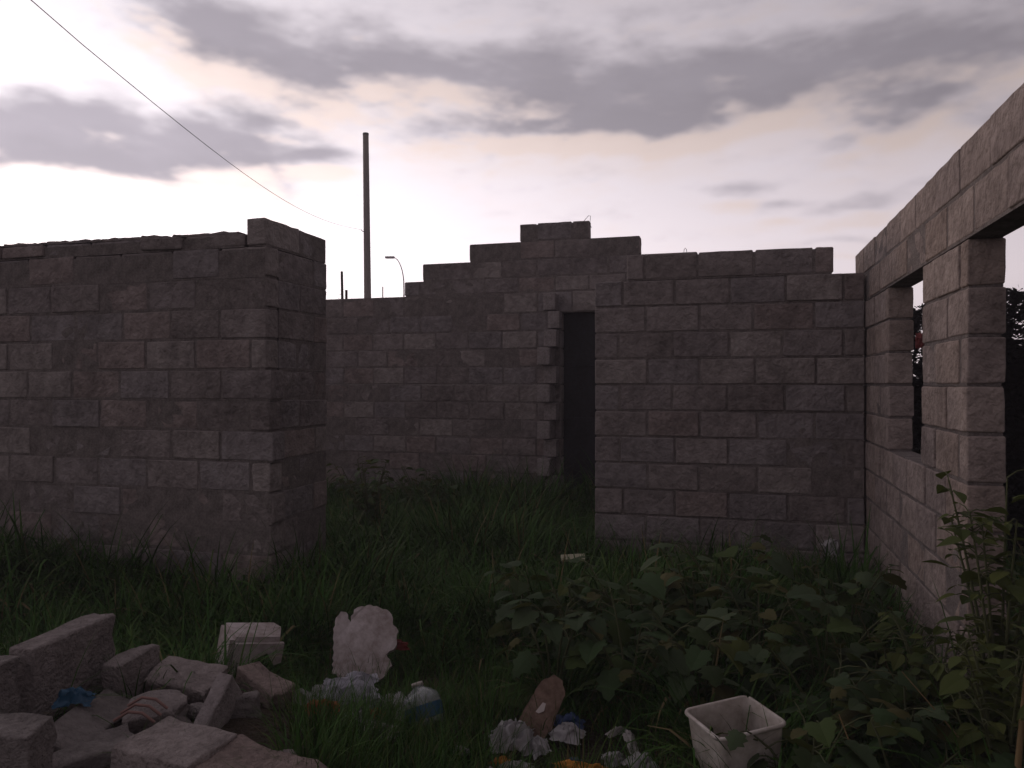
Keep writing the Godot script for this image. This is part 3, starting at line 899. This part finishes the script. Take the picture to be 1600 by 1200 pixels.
# ------------------------------------------------------------------ litter
func on_ground(p: Vector3, lift := 0.0) -> Vector3:
	return Vector3(p.x, ground(p.x, p.z) + lift, p.z)

func sheet(called: String, label: String, category: String, p: Vector3, w: float, d: float, h: float, seed_: int, mat: Material, turn := 0.0, tilt := 0.0, folds := 1.0, group := ""):
	single(called, crumple(w, d, h, seed_, folds), mat, label, category, Transform3D(Basis(Vector3.UP, turn + 0.279) * Basis(Vector3.RIGHT, tilt), p), group)

func build_litter():
	var cam := Basis(Vector3.UP, deg_to_rad(16.0))
	# white tub
	var t := thing("plastic_tub", "open white plastic tub tipped among the weeds at the bottom", "tub", Vector3(0.019, 0.045, -2.710))
	t.basis = cam * Basis.from_euler(Vector3(0.02, 0.30, 0.08))
	var w := 0.125
	var d := 0.11
	var hh := 0.235
	var lo := 0.86
	var v := PackedVector3Array()
	var idx := PackedInt32Array()
	var rings := []
	var ring := func(hw: float, hd: float, y: float):
		var st := v.size()
		var rad := 0.022
		for q in 4:
			var cx: float = (hw - rad) * (1.0 if q == 0 or q == 3 else -1.0)
			var cz: float = (hd - rad) * (1.0 if q < 2 else -1.0)
			for s in 5:
				var a := (q + s / 4.0) * PI / 2
				v.append(Vector3(cx + cos(a) * rad, y, cz + sin(a) * rad))
		rings.append(st)
	ring.call(w * lo, d * lo, 0.0)
	ring.call(w * 0.92, d * 0.92, hh * 0.5)
	ring.call(w * 0.985, d * 0.985, hh)
	ring.call(w * 0.96, d * 0.955, hh)
	ring.call(w * 0.895, d * 0.885, hh * 0.5)
	ring.call(w * lo * 0.97, d * lo * 0.965, 0.008)
	for i in rings.size() - 1:
		for k in 20:
			var a: int = rings[i] + k
			var b: int = rings[i] + (k + 1) % 20
			var c: int = rings[i + 1] + k
			var e: int = rings[i + 1] + (k + 1) % 20
			idx.append_array([a, c, b, b, c, e])
	for rr in [rings[0], rings[5]]:
		for k in range(1, 19): idx.append_array([rr, rr + k, rr + k + 1])
	part("body", commit(v, smooth(v, idx), idx), M.white_plastic, t)
	var rim := []
	for q in 4:
		var cx: float = (w - 0.024) * (1.0 if q == 0 or q == 3 else -1.0)
		var cz: float = (d - 0.024) * (1.0 if q < 2 else -1.0)
		for s in 5:
			var a := (q + s / 4.0) * PI / 2
			rim.append(Vector3(cx + cos(a) * 0.026, hh - 0.004, cz + sin(a) * 0.026))
	rim.append(rim[0])
	part("rim", tube(rim, [0.0075], 7), M.white_plastic, t)
	# torn foam board leaning up
	var k := 3.55 * 1.04 / 1200.0
	var ol := []
	for q in [[515, 965], [521, 957], [530, 957], [537, 972], [541, 954], [552, 948], [566, 945], [580, 948], [592, 951], [600, 958], [604, 972], [613, 980], [611, 1000], [598, 1010], [608, 1024], [596, 1040], [580, 1046], [545, 1044], [520, 1036], [518, 1008], [514, 988]]: ol.append(Vector2((q[0] - 563) * k, (1046 - q[1]) * k * 1.18))
	var fp := on_ground(Vector3(-1.652, 0.081, -3.219), 0.05)
	single("foam_board", plate(ragged(ol, 0.006), 0.03, 0.016), M.foam, "large torn piece of pinkish white foam board standing in the grass", "foam board", Transform3D(cam * Basis(Vector3.RIGHT, -0.62) * Basis(Vector3.UP, 0.1), fp))
	# broken foam box
	var fb := thing("foam_box", "broken white foam box lying in the grass left of the foam board", "box", on_ground(Vector3(-2.120, 0.187, -3.033), 0.13))
	fb.basis = cam * Basis.from_euler(Vector3(0.08, 0.55, -0.16)).scaled(Vector3.ONE * 1.25)
	part("top_panel", plate([Vector2(-0.09, -0.07), Vector2(0.085, -0.07), Vector2(0.10, -0.02), Vector2(0.07, 0.08), Vector2(-0.085, 0.075)], 0.018), M.foam, fb, Transform3D(Basis(Vector3.RIGHT, PI / 2), Vector3(0, 0.135, 0)))
	part("side_panel", plate([Vector2(-0.08, -0.09), Vector2(0.075, -0.09), Vector2(0.078, 0.055), Vector2(-0.075, 0.055)], 0.018), M.foam, fb, Transform3D(Basis(Vector3.UP, PI / 2), Vector3(-0.095, 0.078, 0)))
	part("front_panel", plate([Vector2(-0.085, -0.08), Vector2(-0.03, -0.085), Vector2(-0.02, -0.01), Vector2(0.03, 0.015), Vector2(0.06, -0.03), Vector2(0.085, -0.02), Vector2(0.085, 0.05), Vector2(-0.085, 0.05)], 0.018), M.foam, fb, Transform3D(Basis.IDENTITY, Vector3(0, 0.075, 0.085)))
	# grey film in front of the foam board
	sheet("plastic_sheet", "crumpled grey plastic sheet in front of the foam board", "plastic", on_ground(Vector3(-1.600, 0.144, -3.026), 0.10), 0.24, 0.16, 0.07, 4, M.film_grey, 0.2, 0.35, 0.6)
	sheet("plastic_sheet", "dark folded plastic under the grey sheet", "plastic", on_ground(Vector3(-1.497, 0.152, -2.900), 0.06), 0.26, 0.12, 0.05, 9, M.steel, 0.3, 0.1, 0.7)
	# clear bottle with blue label
	var bt := thing("plastic_bottle", "large clear plastic bottle with a blue label in the grass", "bottle", on_ground(Vector3(-1.201, 0.109, -2.932), 0.03))
	bt.basis = cam * Basis.from_euler(Vector3(-0.45, 0.2, 0.22)).scaled_local(Vector3(1.25, 0.82, 1.25))
	part("body", lathe([Vector2(0.0, 0.0), Vector2(0.055, 0.0), Vector2(0.062, 0.012), Vector2(0.063, 0.05), Vector2(0.060, 0.055), Vector2(0.063, 0.06), Vector2(0.063, 0.12), Vector2(0.058, 0.145), Vector2(0.038, 0.17), Vector2(0.02, 0.185), Vector2(0.017, 0.20), Vector2(0.0, 0.2)]), M.clear, bt)
	part("label", lathe([Vector2(0.0640, 0.035), Vector2(0.0645, 0.075), Vector2(0.0640, 0.10)]), M.blue, bt)
	part("cap", lathe([Vector2(0.0, 0.214), Vector2(0.019, 0.213), Vector2(0.020, 0.195), Vector2(0.0, 0.195)], 12), M.white_plastic, bt)
	# leaning cardboard with a sticker
	k = 3.0 / 1200.0
	ol = []
	for q in [[800, 1102], [818, 1075], [838, 1048], [852, 1034], [868, 1028], [882, 1036], [885, 1056], [872, 1078], [862, 1100], [848, 1112]]: ol.append(Vector2((q[0] - 842) * k, (1112 - q[1]) * k * 1.15))
	var cb := thing("cardboard", "curved brown cardboard leaning against the weeds, pale sticker on it", "cardboard", on_ground(Vector3(-0.726, 0.120, -2.913), 0.03))
	cb.basis = cam * Basis(Vector3.RIGHT, -0.55)
	part("sheet", plate(ragged(ol, 0.003), 0.006, 0.012), M.card, cb)
	part("sticker", plate([Vector2(-0.012, 0.10), Vector2(0.018, 0.135), Vector2(0.03, 0.13), Vector2(0.022, 0.102), Vector2(0.0, 0.094)], 0.003), M.sticker, cb, Transform3D(Basis.IDENTITY, Vector3(0.0, 0.0, 0.010)))
	# bags, papers and rags
	var lg := "scattered bags, papers and rags"
	sheet("plastic_bag", "crumpled white plastic bag below the leaning cardboard", "bag", on_ground(Vector3(-0.813, 0.072, -2.836), 0.05), 0.16, 0.13, 0.09, 1, M.white_film, 0.0, 0.3, 1.2, lg)
	sheet("plastic_bag", "white plastic wrap beside the blue plastic strip", "bag", on_ground(Vector3(-0.615, 0.080, -2.944), 0.04), 0.13, 0.09, 0.05, 2, M.white_film, -0.4, 0.2, 1.2, lg)
	sheet("plastic_bag", "flat white bag above the orange rag at the bottom", "bag", on_ground(Vector3(-0.753, 0.089, -2.676), 0.04), 0.12, 0.06, 0.03, 3, M.white_film, 0.1, 0.2, 1.0, lg)
	sheet("paper_scrap", "white paper strip left of the tub", "paper", on_ground(Vector3(-0.438, 0.090, -2.995), 0.05), 0.10, 0.03, 0.03, 6, M.paper, 0.7, 0.3, 0.8, lg)
	sheet("paper_scrap", "twisted white paper hanging down left of the tub", "paper", on_ground(Vector3(-0.374, 0.096, -2.930), 0.05), 0.04, 0.09, 0.03, 7, M.paper, 0.3, 0.5, 0.8, lg)
	sheet("plastic_bag", "torn white bag on the soil left of the tub", "bag", on_ground(Vector3(-0.306, 0.085, -2.773), 0.03), 0.11, 0.13, 0.06, 8, M.white_film, 0.5, 0.3, 1.0, lg)
	sheet("blue_plastic", "dark blue plastic strip beside the cardboard", "plastic", on_ground(Vector3(-0.627, 0.101, -3.024), 0.05), 0.12, 0.07, 0.05, 10, M.navy, -0.3, 0.3, 0.8, lg)
	sheet("blue_plastic", "dark blue plastic bit above the orange rag", "plastic", on_ground(Vector3(-0.552, 0.079, -2.755), 0.03), 0.06, 0.05, 0.03, 11, M.navy, 0.2, 0.2, 0.8, lg)
	sheet("orange_rag", "orange yellow rag at the bottom edge, left of the tub", "rag", on_ground(Vector3(-0.527, 0.085, -2.678), 0.04), 0.20, 0.08, 0.05, 12, M.orange, -0.2, 0.35, 0.7, lg)
	sheet("orange_rag", "small orange rag under the flat white bag", "rag", on_ground(Vector3(-0.818, 0.079, -2.699), 0.03), 0.08, 0.05, 0.04, 13, M.orange, 0.3, 0.3, 0.7, lg)
	sheet("paper_scrap", "dirty white paper at the bottom edge below the small orange rag", "paper", on_ground(Vector3(-0.820, 0.072, -2.574), 0.03), 0.12, 0.08, 0.05, 14, M.paper, 0.9, 0.2, 1.0, lg)
	sheet("blue_plastic", "bright blue plastic bag on the rubble before the large block", "plastic", on_ground(Vector3(-2.121, 0.359, -2.076), 0.10), 0.11, 0.06, 0.05, 15, M.blue, 0.2, 0.3, 0.9, lg)
	sheet("plastic_bag", "white plastic between broken block and rusty scrap", "bag", on_ground(Vector3(-1.647, 0.170, -2.701), 0.05), 0.10, 0.06, 0.05, 16, M.white_film, -0.3, 0.2, 1.0, lg)
	sheet("plastic_bag", "small white cup shape under the grey plastic sheet", "bag", on_ground(Vector3(-1.432, 0.185, -2.762), 0.05), 0.07, 0.06, 0.06, 17, M.white_film, 0.5, 0.4, 0.7, lg)
	sheet("rusty_scrap", "orange brown scrap in the grass right of the broken block", "scrap", on_ground(Vector3(-1.522, 0.161, -2.632), 0.05), 0.13, 0.06, 0.05, 18, M.rust, 0.2, 0.5, 0.6, lg)
	sheet("rusty_scrap", "small orange scrap below the foam board", "scrap", on_ground(Vector3(-1.403, 0.171, -2.875), 0.07), 0.09, 0.05, 0.04, 19, M.rust, -0.2, 0.3, 0.7, lg)
	sheet("red_wrapper", "red wrapper in the grass right of the foam board", "wrapper", on_ground(Vector3(-1.568, 0.197, -3.451), 0.15), 0.10, 0.05, 0.04, 20, M.red, 0.1, 0.6, 0.7, lg)
	sheet("paper_scrap", "pale papers lying in the grass left of the bottle", "paper", on_ground(Vector3(-1.309, 0.161, -2.693), 0.06), 0.15, 0.08, 0.05, 21, M.paper, 0.0, 0.4, 0.9, lg)
	sheet("plastic_bag", "bluish white plastic bag at the foot of the cross wall", "bag", on_ground(Vector3(0.641, 0.360, -5.593), 0.30), 0.14, 0.12, 0.08, 22, M.white_film, 0.2, 0.7, 0.9, lg)
	sheet("paper_scrap", "small white paper in the weeds at the bottom right", "paper", on_ground(Vector3(0.312, 0.227, -2.690), 0.16), 0.035, 0.05, 0.02, 23, M.paper, 0.2, 0.9, 0.6, lg)
	for q in [["crumpled white scrap at the left foot of the foam board", Vector3(-1.754, 0.000, -3.034), 0.10, 31], ["white scrap of film right below the grey plastic sheet", Vector3(-1.378, 0.000, -2.778), 0.09, 32], ["crumpled white wrapper between bottle and foam board", Vector3(-1.323, 0.000, -2.950), 0.08, 33], ["white bag scrap between the crumpled bag and the white wrap", Vector3(-0.693, 0.000, -2.818), 0.10, 34], ["pale torn bag in front of the foam board, left of the bottle", Vector3(-1.390, 0.000, -3.034), 0.14, 41], ["white film scrap between foam box and foam board", Vector3(-1.769, 0.000, -3.050), 0.10, 42], ["dirty white wrapper below the scraps of the foam board", Vector3(-1.423, 0.000, -2.713), 0.11, 43], ["small white scrap in the grass right of the bottle", Vector3(-0.985, 0.000, -2.734), 0.06, 35], ["white scrap on dark soil beside the torn white bag", Vector3(-0.413, 0.000, -2.794), 0.08, 36]]:
		sheet("plastic_scrap", q[0], "scrap", on_ground(q[1], 0.04), q[2], q[2] * 0.7, q[2] * 0.5, q[3], M.white_film, q[3] * 0.7, 0.35, 1.1, lg)
	sheet("brown_card", "brown cardboard at the bottom edge right of the tub", "cardboard", on_ground(Vector3(0.184, 0.240, -2.550), 0.10), 0.26, 0.12, 0.05, 24, M.brown, 0.0, 0.4, 0.4, lg)
	sheet("orange_rag", "orange brown scrap at the bottom right edge", "rag", on_ground(Vector3(0.576, 0.245, -2.610), 0.12), 0.08, 0.07, 0.04, 25, M.orange, 0.0, 0.6, 0.5, lg)
	single("plank", block_mesh(Vector3(0.16, 0.02, 0.06), 0.004, 0.002, 5, 0.02), M.plank, "short pale plank lying in the grass of the middle yard", "plank", Transform3D(cam * Basis.from_euler(Vector3(0.4, 0.1, 0.03)), on_ground(Vector3(-0.970, 0.355, -4.819), 0.34)))
	# reddish strips of packing band on the rubble
	for i in 3:
		var a := Vector3(-1.906, 0.325, -2.075)
		var b := Vector3(-1.781, 0.337, -2.111)
		a.y = 0.345 - i * 0.012
		b.y = 0.335 - i * 0.01
		var off := Vector3(0.0, 0.0, 0.03 * i)
		single("packing_band", tube([a + off, a.lerp(b, 0.35) + off + Vector3(0, 0.03, 0), a.lerp(b, 0.7) + off + Vector3(0, 0.028, 0), b + off], [0.005], 5), M.pinkstrip, ["lower", "middle", "upper"][2 - i] + " of three reddish packing strips curling over the rubble lump", "band", Transform3D.IDENTITY, "packing bands on the rubble")

# ------------------------------------------------------------------
func build_ground():
	var xs := []
	var zs := []
	var far := [9.0, 12.0, 17.0, 26.0, 45.0, 90.0, 140.0]
	for i in range(far.size() - 1, -1, -1): xs.append(-far[i])
	var x := -7.5
	while x < 7.6:
		xs.append(x)
		x += 0.1
	for q in far: xs.append(q)
	for i in range(far.size() - 1, -1, -1): zs.append(-far[i] - 2.0)
	var z := -9.6
	while z < 3.0:
		zs.append(z)
		z += 0.1
	for q in far: zs.append(q)
	var v := PackedVector3Array()
	var idx := PackedInt32Array()
	for a in xs:
		for b in zs: v.append(Vector3(a, ground(a, b), b))
	for i in xs.size() - 1:
		for j in zs.size() - 1:
			var a := i * zs.size() + j
			var b := a + zs.size()
			idx.append_array([a, b, a + 1, a + 1, b, b + 1])
	var o := part("ground", commit(v, smooth(v, idx), idx), M.soil, self)
	tag(o, "dark soil of the yard under grass and rubble", "", "", "structure")

func _ready():
	rng.seed = 20240611
	noise.seed = 5
	noise.frequency = 0.01
	noise.fractal_octaves = 4
	# camera
	var cam := Camera3D.new()
	cam.position = Vector3(0, EYE, 0)
	cam.rotation = Vector3(0, deg_to_rad(16.0), 0)
	cam.fov = 53.13
	cam.near = 0.05
	cam.far = 2000.0
	add_child(cam)
	cam.current = true
	# sky, exposure
	var env := Environment.new()
	env.background_mode = Environment.BG_SKY
	var pano := PanoramaSkyMaterial.new()
	pano.panorama = make_sky()
	var sky := Sky.new()
	sky.sky_material = pano
	env.sky = sky
	env.ambient_light_source = Environment.AMBIENT_SOURCE_SKY
	env.tonemap_mode = Environment.TONE_MAPPER_LINEAR
	env.tonemap_exposure = 1.0
	env.fog_enabled = true
	env.fog_density = 0.006
	env.fog_light_color = Color(0.93, 0.9, 0.93)
	env.sdfgi_enabled = true
	env.ssao_enabled = true
	env.ssil_enabled = true
	var we := WorldEnvironment.new()
	we.environment = env
	add_child(we)
	# low sun behind the left of the yard, veiled by cloud
	var sun := DirectionalLight3D.new()
	sun.light_energy = 0.15
	sun.light_color = Color(1.0, 0.86, 0.74)
	sun.light_angular_distance = 6.0
	sun.shadow_enabled = true
	add_child(sun)
	sun.look_at_from_position(dir_of(-56.0, 5.0) * 50.0, Vector3.ZERO)
	make_materials()
	build_ground()
	build_walls()
	build_far()
	build_hedge()
	build_rubble()
	build_weeds()
	build_litter()
	build_grass()
